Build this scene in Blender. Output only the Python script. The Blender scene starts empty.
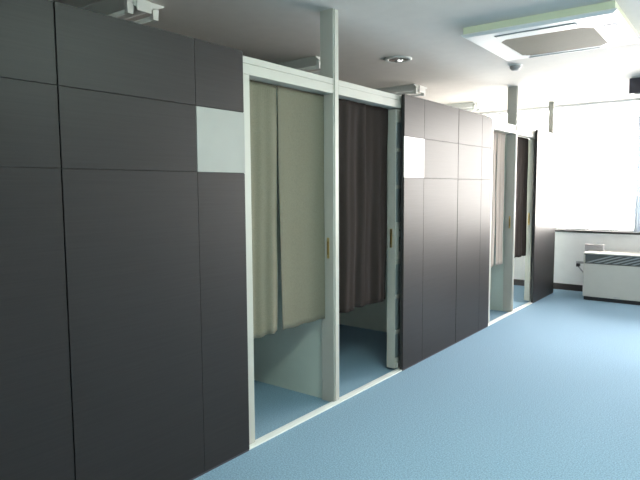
import bpy, bmesh, math, random
from mathutils import Vector, Matrix
random.seed(7)
S = bpy.context.scene
C = S.collection
R = math.radians

# ------------------------------------------------------------------ camera
cam_d = bpy.data.cameras.new('camera'); cam = bpy.data.objects.new('camera', cam_d); C.objects.link(cam)
yaw, pitch, roll, FPX = -.652315, -.088425, -.005554, 569.69
fw = Vector((math.sin(yaw)*math.cos(pitch), math.cos(yaw)*math.cos(pitch), math.sin(pitch)))
rt = Vector((math.cos(yaw), -math.sin(yaw), 0)); up = rt.cross(fw)
r2 = rt*math.cos(roll)+up*math.sin(roll); u2 = -rt*math.sin(roll)+up*math.cos(roll)
m = Matrix((r2, u2, -fw)).transposed().to_4x4(); m.translation = Vector((0, 0, 1.4))
cam.matrix_world = m
cam_d.sensor_width = 36; cam_d.lens = FPX/640*36; cam_d.clip_start = .05
S.camera = cam

# ------------------------------------------------------------------ world, light, exposure
wd = bpy.data.worlds.new('daylight'); S.world = wd; wd.use_nodes = True
wn = wd.node_tree.nodes; wl = wd.node_tree.links
bg = wn['Background']; bg.inputs['Strength'].default_value = 41
tc = wn.new('ShaderNodeTexCoord'); sx = wn.new('ShaderNodeSeparateXYZ'); cr = wn.new('ShaderNodeValToRGB')
wl.new(tc.outputs['Generated'], sx.inputs[0]); wl.new(sx.outputs['Z'], cr.inputs[0]); wl.new(cr.outputs[0], bg.inputs[0])
e = cr.color_ramp.elements
e[0].position = 0; e[0].color = (.66, .60, .56, 1); e[1].position = .5; e[1].color = (1, .90, .86, 1)
S.view_settings.view_transform = 'Standard'; S.view_settings.look = 'None'
S.view_settings.gamma = 1; S.view_settings.use_curve_mapping = False
S.view_settings.exposure = 0.0
S.cycles.max_bounces = 10; S.cycles.diffuse_bounces = 7; S.cycles.glossy_bounces = 4
S.cycles.sample_clamp_indirect = 6
S.cycles.use_denoising = True

ROOM_X0, ROOM_X1, ROOM_Y0, ROOM_Y1, CEIL = -3.6, 3.0, -1.6, 8.2415, 2.518
WINS = [(-3.5, 1.4), (1.6, 2.9)]
WZ0, WZ1 = .83, 2.495
def portal(x0, x1):
    d = bpy.data.lights.new('window_daylight', 'AREA'); o = bpy.data.objects.new('window_daylight', d); C.objects.link(o)
    d.shape = 'RECTANGLE'; d.size = x1-x0; d.size_y = WZ1-WZ0; d.cycles.is_portal = True
    o.location = ((x0+x1)/2, ROOM_Y1+.17, (WZ0+WZ1)/2); o.rotation_euler = (R(-90), 0, 0)
for w in WINS: portal(*w)
d = bpy.data.lights.new('added_side_daylight', 'AREA'); o = bpy.data.objects.new('added_side_daylight', d); C.objects.link(o)  # portal for the unseen side opening added to brighten the far end
d.shape = 'RECTANGLE'; d.size = 2.05; d.size_y = .94; d.cycles.is_portal = True
o.location = (ROOM_X1+.17, 7.67, 1.425); o.rotation_euler = (0, R(90), 0)

# ------------------------------------------------------------------ materials
def mat(name, col, rough=.6, metal=0, spec=.5, var=0, scale=(10, 10, 10), bump=0, bscale=80, coat=0, grain=None):
    m = bpy.data.materials.new(name); m.use_nodes = True
    n = m.node_tree.nodes; l = m.node_tree.links; b = n['Principled BSDF']
    b.inputs['Base Color'].default_value = (*col, 1); b.inputs['Roughness'].default_value = rough
    b.inputs['Metallic'].default_value = metal; b.inputs['Specular IOR Level'].default_value = spec
    b.inputs['Coat Weight'].default_value = coat
    t = n.new('ShaderNodeTexCoord'); mp = n.new('ShaderNodeMapping'); mp.inputs['Scale'].default_value = scale
    l.new(t.outputs['Object'], mp.inputs[0])
    nz = n.new('ShaderNodeTexNoise'); nz.inputs['Scale'].default_value = 1; nz.inputs['Detail'].default_value = 5
    l.new(mp.outputs[0], nz.inputs['Vector'])
    rp = n.new('ShaderNodeValToRGB'); ee = rp.color_ramp.elements
    v = var if var else .02
    ee[0].position = .3; ee[1].position = .7
    ee[0].color = (*[c*(1-v) for c in col], 1); ee[1].color = (*[min(1, c*(1+v)) for c in col], 1)
    l.new(nz.outputs['Fac'], rp.inputs[0]); l.new(rp.outputs[0], b.inputs['Base Color'])
    if bump:
        n2 = n.new('ShaderNodeTexNoise'); n2.inputs['Scale'].default_value = bscale; n2.inputs['Detail'].default_value = 3
        l.new(t.outputs['Object'], n2.inputs['Vector'])
        bp = n.new('ShaderNodeBump'); bp.inputs['Strength'].default_value = bump; bp.inputs['Distance'].default_value = .01
        l.new(n2.outputs['Fac'], bp.inputs['Height']); l.new(bp.outputs[0], b.inputs['Normal'])
    return m
M = {}
M['carpet'] = mat('blue_carpet', (.245, .382, .505), .95, spec=.1, var=.30, scale=(130, 130, 130), bump=.5, bscale=260)
M['ceiling'] = mat('white_ceiling', (.70, .67, .63), .85, spec=.2, bump=.04, bscale=90)
M['wall'] = mat('white_wallpaper', (.93, .94, .94), .8, spec=.2, bump=.05, bscale=120)
M['laminate'] = mat('dark_laminate', (.026, .024, .025), .43, spec=.19, var=.10, scale=(3, 3, 170))
M['core'] = mat('panel_core', (.03, .03, .03), .6)
M['frame'] = mat('cream_frame', (.45, .45, .41), .45)
M['track'] = mat('white_track', (.78, .80, .78), .4)
M['divider'] = mat('pale_divider', (.60, .67, .61), .55)
M['beige'] = mat('beige_linen', (.168, .162, .122), .9, spec=.1, var=.10, scale=(160, 160, 160), bump=.15, bscale=500)
M['palebeige'] = mat('pale_beige_linen', (.34, .30, .27), .9, spec=.1, var=.08, scale=(160, 160, 160))
M['brown'] = mat('dark_brown_cloth', (.028, .022, .020), .9, spec=.1, var=.10, scale=(160, 160, 160), bump=.15, bscale=500)
M['plate'] = mat('white_acrylic', (.34, .345, .33), .12)
M['brass'] = mat('brass', (.60, .45, .18), .3, metal=1)
M['brasspit'] = mat('brass_recess', (.28, .19, .07), .4, metal=.8)
M['steel'] = mat('steel', (.6, .6, .6), .25, metal=1)
M['glass'] = mat('smoked_panel', (.26, .30, .32), .35)
M['brownwall'] = mat('dark_brown_wallboard', (.07, .052, .048), .7)
M['lace'] = mat('sheer_white', (.8, .86, .92), .9)
M['black'] = mat('black_plastic', (.02, .02, .025), .5)
M['darkbase'] = mat('dark_skirting', (.035, .028, .028), .45)
M['heater'] = mat('beige_enamel', (.55, .54, .50), .45)
M['grille'] = mat('grille_dark', (.10, .11, .11), .5)
M['slat'] = mat('grille_slat', (.36, .40, .42), .45)
M['acwhite'] = mat('ac_white', (.82, .83, .82), .4)
M['accream'] = mat('ac_cream', (.72, .76, .58), .5)
M['acgrille'] = mat('ac_grille', (.33, .30, .24), .6)
M['acslot'] = mat('ac_slot', (.13, .16, .19), .5)
M['grey'] = mat('grey_plastic', (.45, .44, .46), .5)
M['darkgrey'] = mat('dark_grey_box', (.05, .045, .06), .5)
M['lampwhite'] = mat('fixture_enamel', (.72, .74, .72), .35)
M['tube'] = mat('unlit_tube', (.75, .76, .74), .25)
M['sensor'] = mat('sensor_grey', (.38, .38, .37), .5)
M['alu'] = mat('window_aluminium', (.55, .56, .56), .4, metal=.3)
M['sill'] = mat('dark_sill', (.03, .028, .028), .5)
g = bpy.data.materials.new('window_glass'); g.use_nodes = True
gn = g.node_tree.nodes; gl = g.node_tree.links; gn.remove(gn['Principled BSDF'])
tr = gn.new('ShaderNodeBsdfTransparent'); gs = gn.new('ShaderNodeBsdfGlossy'); gs.inputs['Roughness'].default_value = .02
mx = gn.new('ShaderNodeMixShader'); fr = gn.new('ShaderNodeFresnel')
tr.inputs[0].default_value = (.95, .97, .97, 1)
gl.new(fr.outputs[0], mx.inputs[0]); gl.new(tr.outputs[0], mx.inputs[1]); gl.new(gs.outputs[0], mx.inputs[2])
gl.new(mx.outputs[0], gn['Material Output'].inputs[0]); M['winglass'] = g

# ------------------------------------------------------------------ mesh helpers
class MB:
    def __init__(s): s.bm = bmesh.new()
    def box(s, x0, x1, y0, y1, z0, z1, bev=0):
        vs = [s.bm.verts.new(p) for p in ((x0,y0,z0),(x1,y0,z0),(x1,y1,z0),(x0,y1,z0),(x0,y0,z1),(x1,y0,z1),(x1,y1,z1),(x0,y1,z1))]
        fs = [s.bm.faces.new([vs[i] for i in q]) for q in ((0,3,2,1),(4,5,6,7),(0,1,5,4),(1,2,6,5),(2,3,7,6),(3,0,4,7))]
        if bev:
            es = list({e for f in fs for e in f.edges})
            bmesh.ops.bevel(s.bm, geom=es, offset=bev, segments=2, profile=.5, affect='EDGES')
        return s
    def prism(s, pts, axis, a, b):
        """pts: 2-D outline (ccw); extruded along axis from a to b"""
        def P(p, t):
            return (t, p[0], p[1]) if axis == 'x' else (p[0], t, p[1]) if axis == 'y' else (p[0], p[1], t)
        A = [s.bm.verts.new(P(p, a)) for p in pts]; B = [s.bm.verts.new(P(p, b)) for p in pts]
        n = len(pts); s.bm.faces.new(A[::-1]); s.bm.faces.new(B)
        for i in range(n): s.bm.faces.new((A[i], A[(i+1) % n], B[(i+1) % n], B[i]))
        return s
    def lathe(s, prof, cx=0, cy=0, n=32, axis='z'):
        rings = []
        for r, z in prof:
            ring = []
            for i in range(n):
                t = 2*math.pi*i/n; c, d = r*math.cos(t), r*math.sin(t)
                p = (cx+c, cy+d, z) if axis == 'z' else (z, cx+c, cy+d) if axis == 'x' else (cx+c, z, cy+d)
                ring.append(s.bm.verts.new(p))
            rings.append(ring)
        for a, b in zip(rings, rings[1:]):
            for i in range(n): s.bm.faces.new((a[i], a[(i+1) % n], b[(i+1) % n], b[i]))
        s.bm.faces.new(rings[0][::-1]); s.bm.faces.new(rings[-1])
        return s
    def build(s, name, m, parent=None, smooth=False):
        bmesh.ops.recalc_face_normals(s.bm, faces=s.bm.faces)
        me = bpy.data.meshes.new(name); s.bm.to_mesh(me); s.bm.free()
        me.materials.append(m)
        if smooth:
            for p in me.polygons: p.use_smooth = True
        o = bpy.data.objects.new(name, me); C.objects.link(o)
        if parent: o.parent = parent; o.matrix_parent_inverse = parent.matrix_basis.inverted()
        return o
def tag(o, label, cat, group=None):
    o['label'] = label; o['category'] = cat
    if group: o['group'] = group
    return o
def thing(name, label, cat, loc=(0, 0, 0), group=None, rz=0):
    o = bpy.data.objects.new(name, None); C.objects.link(o); o.location = loc; o.rotation_euler = (0, 0, rz)
    o.empty_display_size = .05
    return tag(o, label, cat, group)
def struct(o): o['kind'] = 'structure'; return o
def B(name, m, parent, *b, bev=0): return MB().box(*b, bev=bev).build(name, m, parent)

# ------------------------------------------------------------------ room shell
X0, X1, Y0, Y1 = ROOM_X0, ROOM_X1, ROOM_Y0, ROOM_Y1
struct(B('floor', M['carpet'], None, X0-.1, X1+.1, Y0-.1, Y1+.1, -.1, 0))
struct(B('ceiling', M['ceiling'], None, X0-.1, X1+.1, Y0-.1, Y1+.1, CEIL, CEIL+.1))
struct(B('wall_left', M['brownwall'], None, X0-.1, X0, Y0, Y1, 0, CEIL))
SY0, SY1 = 7.2, 8.14  # extent of the added opening in the right wall
struct(MB().box(X1, X1+.15, Y0, SY0, 0, CEIL).box(X1, X1+.15, SY1, Y1, 0, CEIL).box(X1, X1+.15, SY0, SY1, 0, .4).box(X1, X1+.15, SY0, SY1, 2.45, CEIL).build('wall_right', M['wall']))
f = struct(MB().box(X1+.09, X1+.13, SY0, SY1, .4, .43).box(X1+.09, X1+.13, SY0, SY1, 2.42, 2.45).box(X1+.09, X1+.13, SY0, SY0+.03, .43, 2.42).box(X1+.09, X1+.13, SY1-.03, SY1, .43, 2.42).build('window_3', M['alu']))  # invented window out of view, added to light the far wall and floor
MB().box(X1+.105, X1+.111, SY0+.03, SY1-.03, .43, 2.42).build('pane', M['winglass'], f)
struct(B('wall_front', M['wall'], None, X0-.1, X1+.1, Y0-.1, Y0, 0, CEIL))
w = MB().box(X0-.1, X1+.1, Y1, Y1+.15, 0, WZ0-.03).box(X0-.1, X1+.1, Y1, Y1+.15, WZ1, CEIL)
xs = [X0-.1]+[v for p in WINS for v in p]+[X1+.1]
for i in range(0, len(xs), 2): w.box(xs[i], xs[i+1], Y1, Y1+.15, WZ0-.03, WZ1)
struct(w.build('wall_back', M['wall']))
for i, (a, b) in enumerate(WINS):
    f = struct(MB().box(a, b, Y1+.09, Y1+.13, WZ0, WZ0+.02).box(a, b, Y1+.09, Y1+.13, WZ1-.012, WZ1)
        .box(a, a+.03, Y1+.09, Y1+.13, WZ0+.02, WZ1-.012).box(b-.03, b, Y1+.09, Y1+.13, WZ0+.02, WZ1-.012).build('window_%d' % (i+1), M['alu']))
    MB().box(a+.03, b-.03, Y1+.105, Y1+.111, WZ0+.02, WZ1-.012).build('pane', M['winglass'], f)
struct(B('trim_1', M['sill'], None, X0, X1, Y1-.012, Y1+.09, WZ0-.03, WZ0))          # dark window board
struct(B('baseboard_back', M['darkbase'], None, X0, X1, Y1-.012, Y1, 0, .085))
struct(B('baseboard_right', M['darkbase'], None, X1-.012, X1, Y0, Y1-.012, 0, .085))
struct(B('baseboard_front', M['darkbase'], None, X0, X1-.012, Y0, Y0+.012, 0, .085))

# sheer curtain gathered at the right of the view, in front of the long window
wc = thing('sheer_curtain', 'pale sheer curtain gathered at the right edge of the window', 'curtain', (-1.1, Y1-.05, WZ0))
bm = bmesh.new(); prev = None
for i in range(61):
    u = i/60; xx = -1.222+.30*u; yy = Y1-.045+.018*math.sin(u*6.28*6)
    q = (bm.verts.new((xx, yy, WZ0+.004)), bm.verts.new((xx, yy, CEIL-.03)))
    if prev: bm.faces.new((prev[0], q[0], q[1], prev[1]))
    prev = q
bmesh.ops.recalc_face_normals(bm, faces=bm.faces); bmesh.ops.solidify(bm, geom=bm.faces[:], thickness=.0008)
mb_ = MB(); mb_.bm.free(); mb_.bm = bm; mb_.build('sheer_cloth', M['lace'], wc, smooth=True)
MB().box(-1.26, -.88, Y1-.06, Y1-.03, CEIL-.03, CEIL-.0001, bev=.003).build('curtain_rail', M['lampwhite'], wc)
ln = M['lace'].node_tree; pb = ln.nodes['Principled BSDF']
tl = ln.nodes.new('ShaderNodeBsdfTranslucent'); tl.inputs[0].default_value = (.86, .90, .93, 1)
am = ln.nodes.new('ShaderNodeMixShader'); am.inputs[0].default_value = .25
ln.links.new(pb.outputs[0], am.inputs[1]); ln.links.new(tl.outputs[0], am.inputs[2]); ln.links.new(am.outputs[0], ln.nodes['Material Output'].inputs[0])

# ------------------------------------------------------------------ laminate panels of the booth front
H1, H2, TOP, PX, PT = 1.794, 1.485, 2.10, -2.10, .025
gp = 'dark laminate wall panels of the booth fronts'
def panel(y0, y1, thin, label, plate=None, base=.012):
    t = thing('partition_panel', label, 'panel', (PX, (y0+y1)/2, 0), gp)
    ys = [y0]+thin+[y1]; zs = [base, H2, H1, TOP]
    mb = MB()
    for i in range(len(ys)-1):
        for j in range(3):
            gy0 = .0035 if i == 0 else .0012; gy1 = .0035 if i == len(ys)-2 else .0012
            if plate is not None and i == plate and j == 1: continue
            mb.box(PX-.008, PX, ys[i]+gy0, ys[i+1]-gy1, zs[j]+(.0013 if j else 0), zs[j+1]-(.0013 if j < 2 else 0), bev=.0008)
    mb.build('laminate_face', M['laminate'], t)
    MB().box(PX-PT, PX-.0081, y0+.0005, y1-.0005, base, TOP-.002).build('core_board', M['core'], t)
    MB().box(PX-PT+.002, PX-.004, y0+.002, y1-.002, 0, base).build('toe_strip', M['darkgrey'], t)
    if plate is not None:
        MB().box(PX-.008, PX+.001, ys[plate]+.0015, ys[plate+1]-.0015, H2+.002, H1-.002, bev=.0008).build('white_plate', M['plate'], t)['label'] = 'glossy white rectangular plate set into the panel'
    return t
panel(-.83, .152, [-.15], 'dark laminate panel beside the camera, outside the left edge')
panel(.155, 1.135, [.47], 'dark laminate panel at the far left edge of the view, cut by the frame')
panel(1.135, 2.118, [1.80], 'widest dark laminate panel, with a white plate, left of the beige curtain', plate=1)
panel(3.787, 4.762, [4.111], 'dark laminate panel with a white plate, right of the dark brown curtain', plate=0)
panel(4.762, 5.56, [5.302], 'dark laminate panel without a plate, just before the far pair of doorways')
panel(7.02, 7.90, [], 'last dark laminate panel, nearest the window wall, seen edge-on')

# ------------------------------------------------------------------ door frames
FX, FD = -2.14, .10          # front plane and depth of the cream frames
def doorframe(yj, y0, p0, p1, y1, lab, lab_track, lab_post):
    t = thing('door_frame', lab, 'door frame', (FX, (y0+y1)/2, 0), 'cream door frames of the booths')
    for a, b in ((yj, p0), (p1, y1)):
        h = MB().box(FX-FD, FX, a, b, 2.0, 2.052, bev=.002).box(FX-FD, FX-.004, a, b, 2.052, 2.056).box(FX-FD, FX, a, b, 2.056, 2.092, bev=.002)
        h.build('header', M['frame'], t)
    j = MB().box(FX-FD, FX, yj, y0, 0, 1.9999, bev=.0015).build('jamb', M['frame'], t)
    # low white guide rail on the carpet, running past the foot of the post
    tb = MB().box(FX+.0005, FX+.034, yj, y1, 0, .010, bev=.002)
    for a, b in ((y0, p0), (p1, y1)): tb.box(FX-.018, FX+.0004, a, b, 0, .008).box(FX+.008, FX+.014, a, b, .010, .0125)
    tb.build('floor_track', M['track'], t)
    po = MB().box(FX-FD, FX, p0, p1, 0, CEIL, bev=.002)
    po = po.build('post', M['frame'], t)
    MB().box(FX-.002, FX+.006, p0+.012, p0+.017, 0, CEIL).build('post_bead', M['frame'], po)
    s = MB().box(FX-.052, FX-.034, p0-.003, p0+.001, .955, 1.09, bev=.001).build('strike_plate', M['brass'], po); s['label'] = 'brass strike plate'
    MB().box(FX-.047, FX-.039, p0-.0045, p0-.003, .98, 1.065).build('slot', M['brasspit'], s)
    return t
doorframe(2.119, 2.20, 2.945, 3.005, 3.95, 'near cream frame round the beige and dark brown curtained doorways', '', '')
doorframe(5.561, 5.70, 6.365, 6.425, 7.40, 'far cream frame round the last two doorways, near the window', '', '')
tag(B('ceiling_post', M['frame'], None, FX-.06, FX-.0, 7.80, 7.86, 2.101, CEIL), 'short cream post above the last dark panel, reaching the ceiling', 'post')
tag(B('partition_rail', M['frame'], None, FX-FD, FX-.001, 7.401, 7.90, 2.0, 2.10), 'cream top rail behind the last dark panel', 'rail')

# ------------------------------------------------------------------ sliding doors (slid open behind the panels)
def slider(y, lab):
    t = thing('sliding_door', lab, 'sliding door', (-2.19, y, 0), 'open sliding doors with brass edge pulls')
    xa, xb, y1 = -2.230, -2.160, y+.72
    MB().box(xa, xb, y, y+.009, .014, 1.995, bev=.002).build('leading_stile', M['frame'], t)
    fr = MB().box(xa, xb, y1-.05, y1, .014, 1.995).box(xa, xb, y+.009, y1-.05, .014, .09).box(xa, xb, y+.009, y1-.05, 1.90, 1.995)
    for z in (.296, .574, .84, 1.133, 1.416, 1.694): fr.box(xb-.012, xb+.004, y+.009, y1-.05, z-.013, z+.013)
    fr.build('rail_frame', M['frame'], t)
    MB().box(xb-.020, xb-.0125, y+.009, y1-.05, .09, 1.90).build('infill_panel', M['glass'], t)['label'] = 'dark grey infill panel behind the pale rails'
    lk = MB().box(xb-.014, xb-.002, y+.010, y+.115, .86, 1.133, bev=.003).build('lock_plate', M['frame'], t)
    MB().box(xb-.003, xb+.0005, y+.062, y+.078, .92, 1.035, bev=.001).lathe([(.008, xb-.003), (.008, xb+.0005)], y+.07, 1.085, axis='x', n=16).build('finger_slot', M['grille'], lk)
    h2 = MB().box(-2.206, -2.186, y-.003, y+.001, .955, 1.10, bev=.001).build('lock_face', M['brass'], t); h2['label'] = 'brass lock face'
    MB().box(-2.200, -2.192, y-.0045, y-.003, .98, 1.07).build('slot', M['brasspit'], h2)
    # bottom roller guide
    MB().box(xb-.012, xb+.014, y+.03, y+.10, .014, .055, bev=.004).build('bottom_guide', M['sensor'], t)
    return t
slider(3.768, 'open sliding door beside the dark brown curtain with pale rails showing')
slider(7.09, 'open sliding door of the last doorway, beside the last dark panel')

# ------------------------------------------------------------------ booth dividers
def divider(y, lab, x1=FX-FD-.001):
    tag(B('booth_divider', M['divider'], None, X0+.001, x1, y-.018, y+.018, 0, 2.08), lab, 'partition', 'pale partitions between the booths')
divider(2.981, 'pale partition seen under the beige curtain, behind the cream post')
divider(4.78, 'pale partition seen in the dark under the brown curtain')
divider(6.395, 'pale partition seen through the third doorway beside the far post')
divider(1.135, 'pale partition hidden behind the widest dark panel', -2.13)

# ------------------------------------------------------------------ curtains
def cloth(parent, m, y0, y1, zt, zb, x, folds, amp, flare=(0, 0), seed=0, hemtilt=0):
    rr = random.Random(seed); nu, nv = 64, 40
    ph = [rr.uniform(0, 6.28) for _ in range(5)]
    bm = bmesh.new(); G = []
    for j in range(nv+1):
        v = j/nv; row = []
        for i in range(nu+1):
            u = i/nu
            ya = y0+flare[0]*v**2; yb = y1+flare[1]*v**2
            y = ya+(yb-ya)*u
            k = (.35+.65*v)
            off = amp*k*(math.sin(folds*6.28*u+ph[0]+.5*math.sin(2*v+ph[3]))+.45*math.sin(folds*2.3*6.28*u+ph[1]+1.2*v)) + .25*amp*math.sin(3*v*3.1+ph[2]+4*u)
            off += .003*max(0, 1-v*14)*math.sin(22*6.28*u*(y1-y0)/.3)     # gathers on the rod
            z = zt+(zb-zt)*v + (hemtilt*(u-.5)+.004*math.sin(5*u*3.1+ph[4]))*v
            row.append(bm.verts.new((x+off, y, z)))
        G.append(row)
    for j in range(nv):
        for i in range(nu): bm.faces.new((G[j][i], G[j][i+1], G[j+1][i+1], G[j+1][i]))
    bmesh.ops.recalc_face_normals(bm, faces=bm.faces)
    # thickness, and a raised hem at the bottom and along the sides
    r = bmesh.ops.solidify(bm, geom=bm.faces[:], thickness=.0016)
    mb = MB(); mb.bm.free(); mb.bm = bm
    o = mb.build('cloth_panel', m, parent, smooth=True)
    return o
def curtain(ya, ys, yb, m, zb, lab, folds, amp, x=-2.262, seed=0, fl=(.0, -.012, .016, .0), rodx=None):
    t = thing('door_curtain', lab, 'curtain', (x, (ya+yb)/2, zb), 'split door curtains of the booths')
    cloth(t, m, ya, ys, 1.996, zb, x, folds[0], amp[0], (fl[0], fl[1]), seed, hemtilt=.012)
    cloth(t, m, ys+.003, yb, 1.996, zb, x, folds[1], amp[1], (fl[2], fl[3]), seed+1, hemtilt=-.006)
    MB().lathe([(.006, ya), (.006, yb+.004)], x-.022, 1.984, axis='y', n=14).build('tension_rod', M['frame'], t, smooth=True)
    return t
XC = -2.215
curtain(2.203, 2.498, 2.942, M['beige'], .56, 'beige split curtain in the nearest doorway', (1.4, .9), (.009, .004), x=XC, seed=3, fl=(.006, -.012, .020, .0))
curtain(3.008, 3.43, 3.758, M['brown'], .555, 'dark brown split curtain in the second doorway, beside the open slider', (1.7, 1.3), (.016, .016), x=XC, seed=11, fl=(0, -.004, .004, 0))
curtain(5.705, 6.0, 6.25, M['palebeige'], .565, 'pale beige curtain in the third doorway, left of the far post', (1.5, 1.5), (.010, .010), x=XC, seed=21)
curtain(6.43, 6.57, 7.05, M['brown'], .585, 'dark brown curtain in the last doorway, right of the far post', (2, 2), (.006, .006), x=XC, seed=31, fl=(0, .004, -.004, 0))

# ------------------------------------------------------------------ ceiling air conditioner
ac = thing('air_conditioner', 'large white ceiling cassette air conditioner with a beige-grey intake grille', 'air conditioner', (-1.682, 3.862, CEIL), rz=R(.8))
def acb(name, m, mb, parent=None):
    o = mb.build(name, m); o.parent = parent or ac; return o
W_, D_ = .955, .915; zb = -.070
acb('spacer_frame', M['accream'], MB().box(0.0, W_, -.0, .03, -.048, 0).box(0, W_, D_-.03, D_, -.048, 0).box(0, .03, .03, D_-.03, -.048, 0).box(W_-.03, W_, .03, D_-.03, -.048, 0))
gx0, gx1, gy0, gy1 = .165, .785, .225, .835
# face panel built as a ring round the intake, with chamfered rim
bm = bmesh.new()
outer = [(-.012, -.012), (W_+.012, -.012), (W_+.012, D_+.012), (-.012, D_+.012)]
low = [(.01, .01), (W_-.01, .01), (W_-.01, D_-.01), (.01, D_-.01)]
c_ = .06
oct_ = [(gx0+c_, gy0), (gx1-c_, gy0), (gx1, gy0+c_), (gx1, gy1-c_), (gx1-c_, gy1), (gx0+c_, gy1), (gx0, gy1-c_), (gx0, gy0+c_)]
vo = [bm.verts.new((*p, -.048)) for p in outer]; vm = [bm.verts.new((*p, -.056)) for p in outer]; vl = [bm.verts.new((*p, zb)) for p in low]
vi = [bm.verts.new((*p, zb)) for p in oct_]; vt = [bm.verts.new((*p, -.052)) for p in oct_]
for i in range(4):
    k = (i+1) % 4
    bm.faces.new((vo[i], vo[k], vm[k], vm[i])); bm.faces.new((vm[i], vm[k], vl[k], vl[i]))
pairs = [(0, 1), (2, 3), (4, 5), (6, 7)]
for i in range(4):
    a, b = pairs[i]; k = (i+1) % 4
    bm.faces.new((vl[i], vl[k], vi[b], vi[a])); bm.faces.new((vl[k], vi[(b+1) % 8], vi[b]))
for i in range(8): bm.faces.new((vi[i], vi[(i+1) % 8], vt[(i+1) % 8], vt[i]))
bm.faces.new(vo)
mb = MB(); mb.bm.free(); mb.bm = bm
face = acb('face_panel', M['acwhite'], mb)
gm = MB()
n = 26
def octspan(y):
    c = max(0, c_-min(y-gy0, gy1-y)); return gx0+c, gx1-c
for i in range(n):
    y = gy0+.006+(gy1-gy0-.02)*i/(n-1); a, b = octspan(y)
    gm.box(a+.003, b-.003, y, y+.013, zb+.002, zb+.008)
gm.prism([(gx0+c_, gy0+.001), (gx1-c_, gy0+.001), (gx1-.001, gy0+c_), (gx1-.001, gy1-c_), (gx1-c_, gy1-.001), (gx0+c_, gy1-.001), (gx0+.001, gy1-c_), (gx0+.001, gy0+c_)], 'z', zb+.0085, zb+.014)
acb('intake_grille', M['acgrille'], gm)
for y0, y1 in ((.08, .145), (.865, .905)):
    f = acb('air_outlet', M['acslot'], MB().box(.19, .72, y0, y1, zb-.0015, zb+.004))
    o = acb('louver', M['acwhite'], MB().box(.198, .712, y0+.012, y1-.016, zb-.006, zb-.0016, bev=.002), f)
cp = acb('service_cover', M['acslot'], MB().box(.845, .925, .25, .75, zb-.0015, zb+.003))
acb('cover_plate', M['acwhite'], MB().box(.856, .914, .265, .735, zb-.003, zb-.0015), cp)

# ------------------------------------------------------------------ small things on the ceiling
dl = thing('downlight', 'small round recessed ceiling spotlight with a bright rim above the partition', 'ceiling light', (-2.51, 4.41, CEIL))
ring = [(.118, CEIL-.0001), (.118, CEIL-.006), (.108, CEIL-.012), (.088, CEIL-.010), (.080, CEIL-.0005)]
MB().lathe(ring, -2.51, 4.41, 40).build('trim_ring', M['lampwhite'], dl, smooth=False)
MB().lathe([(.082, CEIL-.0105), (.06, CEIL-.0115), (.03, CEIL-.0118)], -2.51, 4.41, 32).build('reflector', M['steel'], dl)
lamp_m = bpy.data.materials.new('spot_lamp'); lamp_m.use_nodes = True
lb = lamp_m.node_tree.nodes['Principled BSDF']; lb.inputs['Emission Color'].default_value = (1, 1, .97, 1); lb.inputs['Emission Strength'].default_value = 1.2
for dx, dy in ((.012, .012), (.045, -.03), (-.035, .03)):
    r_ = .024 if dx == .012 else .012
    MB().lathe([(r_, CEIL-.0119), (r_*.85, CEIL-.018), (r_*.4, CEIL-.022)], -2.51+dx, 4.41+dy, 18).build('lamp', lamp_m if r_ > .02 else M['plate'], dl, smooth=True)
sd = thing('smoke_detector', 'small grey round detector on the ceiling just beyond the air conditioner', 'detector', (-1.80, 5.30, CEIL))
MB().lathe([(.06, CEIL), (.06, CEIL-.008), (.052, CEIL-.012)], -1.80, 5.30, 32).build('base', M['lampwhite'], sd)
MB().lathe([(.050, CEIL-.012), (.048, CEIL-.030), (.030, CEIL-.048), (.012, CEIL-.050)], -1.80, 5.30, 32).build('sensor_head', M['sensor'], sd, smooth=True)

# fluorescent fixtures in the booths
def fixture(y, x1, lab):
    t = thing('fluorescent_fixture', lab, 'ceiling light', (x1-.3, y, CEIL), 'fluorescent fixtures above the booths')
    bpy.context.view_layer.update()
    x0 = x1-.6
    MB().prism([(y-.15, CEIL-.008), (y-.15, CEIL-.0001), (y+.15, CEIL-.0001), (y+.15, CEIL-.008), (y+.05, CEIL-.048), (y-.05, CEIL-.048)], 'x', x0, x1).build('body', M['lampwhite'], t)
    for s in (-1, 1):
        MB().lathe([(.014, x0+.03), (.014, x1-.03)], y+s*.088, CEIL-.078, axis='x', n=16).build('tube', M['tube'], t, smooth=True)
        for xe in (x0, x1-.03):
            yy = y+s*.088
            MB().prism([(yy-.022, CEIL-.03), (yy-.018, CEIL-.096), (yy+.018, CEIL-.096), (yy+.022, CEIL-.03)], 'x', xe, xe+.03).build('lamp_socket', M['lampwhite'], t)
    MB().box(x1, x1+.012, y-.05, y+.05, CEIL-.07, CEIL-.0001, bev=.003).build('end_cap', M['lampwhite'], t)
    return t
fixture(2.13, -2.93, 'unlit fluorescent fixture over the nearest booth, at the top left edge')
fixture(4.03, -2.995, 'unlit fluorescent fixture seen above the beige curtain header')
fixture(5.70, -2.96, 'unlit fluorescent fixture, only its white end showing above the second doorway')
fixture(7.30, -2.96, 'unlit fluorescent fixture farthest away, above the plain dark panel')

# ceiling light of the open room, outside the view
lt = thing('ceiling_light', 'lit rectangular ceiling light of the open room, outside the view', 'ceiling light', (-.2, 1.97, CEIL))
em = bpy.data.materials.new('lit_diffuser'); em.use_nodes = True
eb = em.node_tree.nodes['Principled BSDF']; eb.inputs['Emission Color'].default_value = (.78, 1, .86, 1); eb.inputs['Emission Strength'].default_value = 30
MB().box(-.36, -.04, 1.35, 2.6, CEIL-.03, CEIL-.0001, bev=.004).build('housing', M['lampwhite'], lt)
MB().box(-.34, -.06, 1.37, 2.58, CEIL-.14, CEIL-.0301, bev=.012).build('diffuser', em, lt)

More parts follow.
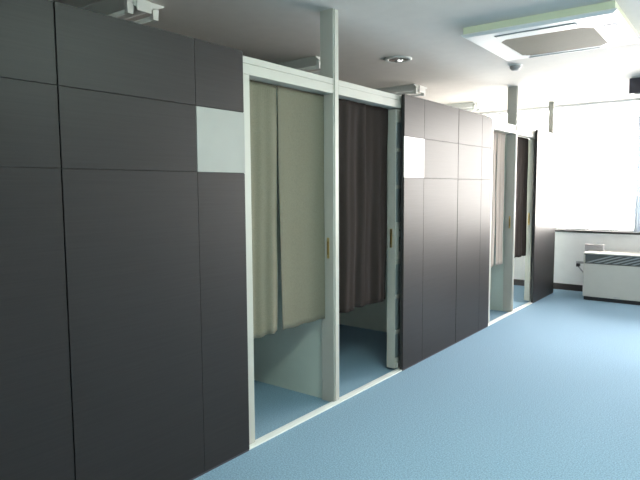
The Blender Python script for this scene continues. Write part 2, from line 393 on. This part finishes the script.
# dark box hanging from the ceiling at the right edge
bx = thing('hanging_box', 'dark box hanging from the ceiling at the right edge, near the window', 'box', (-.8, 6.75, CEIL))
MB().box(-1.08, -.55, 6.6, 6.9, CEIL-.165, CEIL-.012, bev=.006).build('body', M['darkgrey'], bx)
MB().box(-1.06, -.57, 6.62, 6.88, CEIL-.012, CEIL).build('mounting_plate', M['lampwhite'], bx)
MB().box(-1.03, -.60, 6.625, 6.87, CEIL-.180, CEIL-.165, bev=.003).build('lower_tray', M['lampwhite'], bx)

# ------------------------------------------------------------------ heater at the window wall
ht = thing('fan_heater', 'long low beige floor heater with slanted grille slats under the window', 'heater', (-1.0, 7.8, 0))
hx0, hx1, hy0, hy1 = -1.675, -.25, 7.62, 8.03
MB().box(hx0+.01, hx1-.01, hy0+.03, hy1-.01, 0, .055).build('plinth', M['black'], ht)
MB().box(hx0, hx1, hy0, hy1, .05, .462, bev=.006).build('cabinet', M['heater'], ht)
MB().box(hx0, hx1, hy0-.004, hy1, .582, .60, bev=.005).box(hx0, hx0+.012, hy0, hy1, .462, .582).box(hx1-.012, hx1, hy0, hy1, .462, .582).box(hx0+.012, hx1-.012, hy1-.02, hy1, .462, .582).build('top_cover', M['heater'], ht)
gr = MB().box(hx0+.012, hx1-.012, hy0+.04, hy0+.05, .464, .580).box(hx0+.012, hx1-.012, hy0+.004, hy0+.03, .464, .474).box(hx0+.012, hx1-.012, hy0+.004, hy0+.03, .572, .581).build('outlet_grille', M['grille'], ht)
x = hx0+.02
sl = MB()
while x < hx1-.35:
    dxs, th = .30, .024
    sl.prism([(x, .475), (x+th+.02, .475), (x+dxs+th, .571), (x+dxs-.02, .571)], 'y', hy0+.012, hy0+.03); x += .10
sl.build('slats', M['slat'], gr)
for x in (-1.32,):
    MB().box(x, x+.07, hy0-.003, hy0+.001, .062, .072).build('front_catch', M['grey'], ht)
tag(B('control_box', M['grey'], None, -1.735, -1.515, 7.93, 8.02, .6005, .675, bev=.005), 'small grey box standing on the left end of the heater', 'box')
vb = thing('pipe_valve', 'small dark valve with a pale pipe at the left side of the heater', 'valve', (-1.76, 7.88, .4))
MB().box(-1.815, -1.775, 7.85, 7.91, .385, .425, bev=.004).build('valve_body', M['black'], vb)
MB().box(-1.82, -1.676, 7.86, 7.90, .426, .452, bev=.004).build('cover', M['grey'], vb)
p = MB(); p.prism([(-1.80, .384), (-1.785, .384), (-1.676, .26), (-1.676, .24)], 'y', 7.872, 7.888); p.build('pipe', M['grey'], vb)
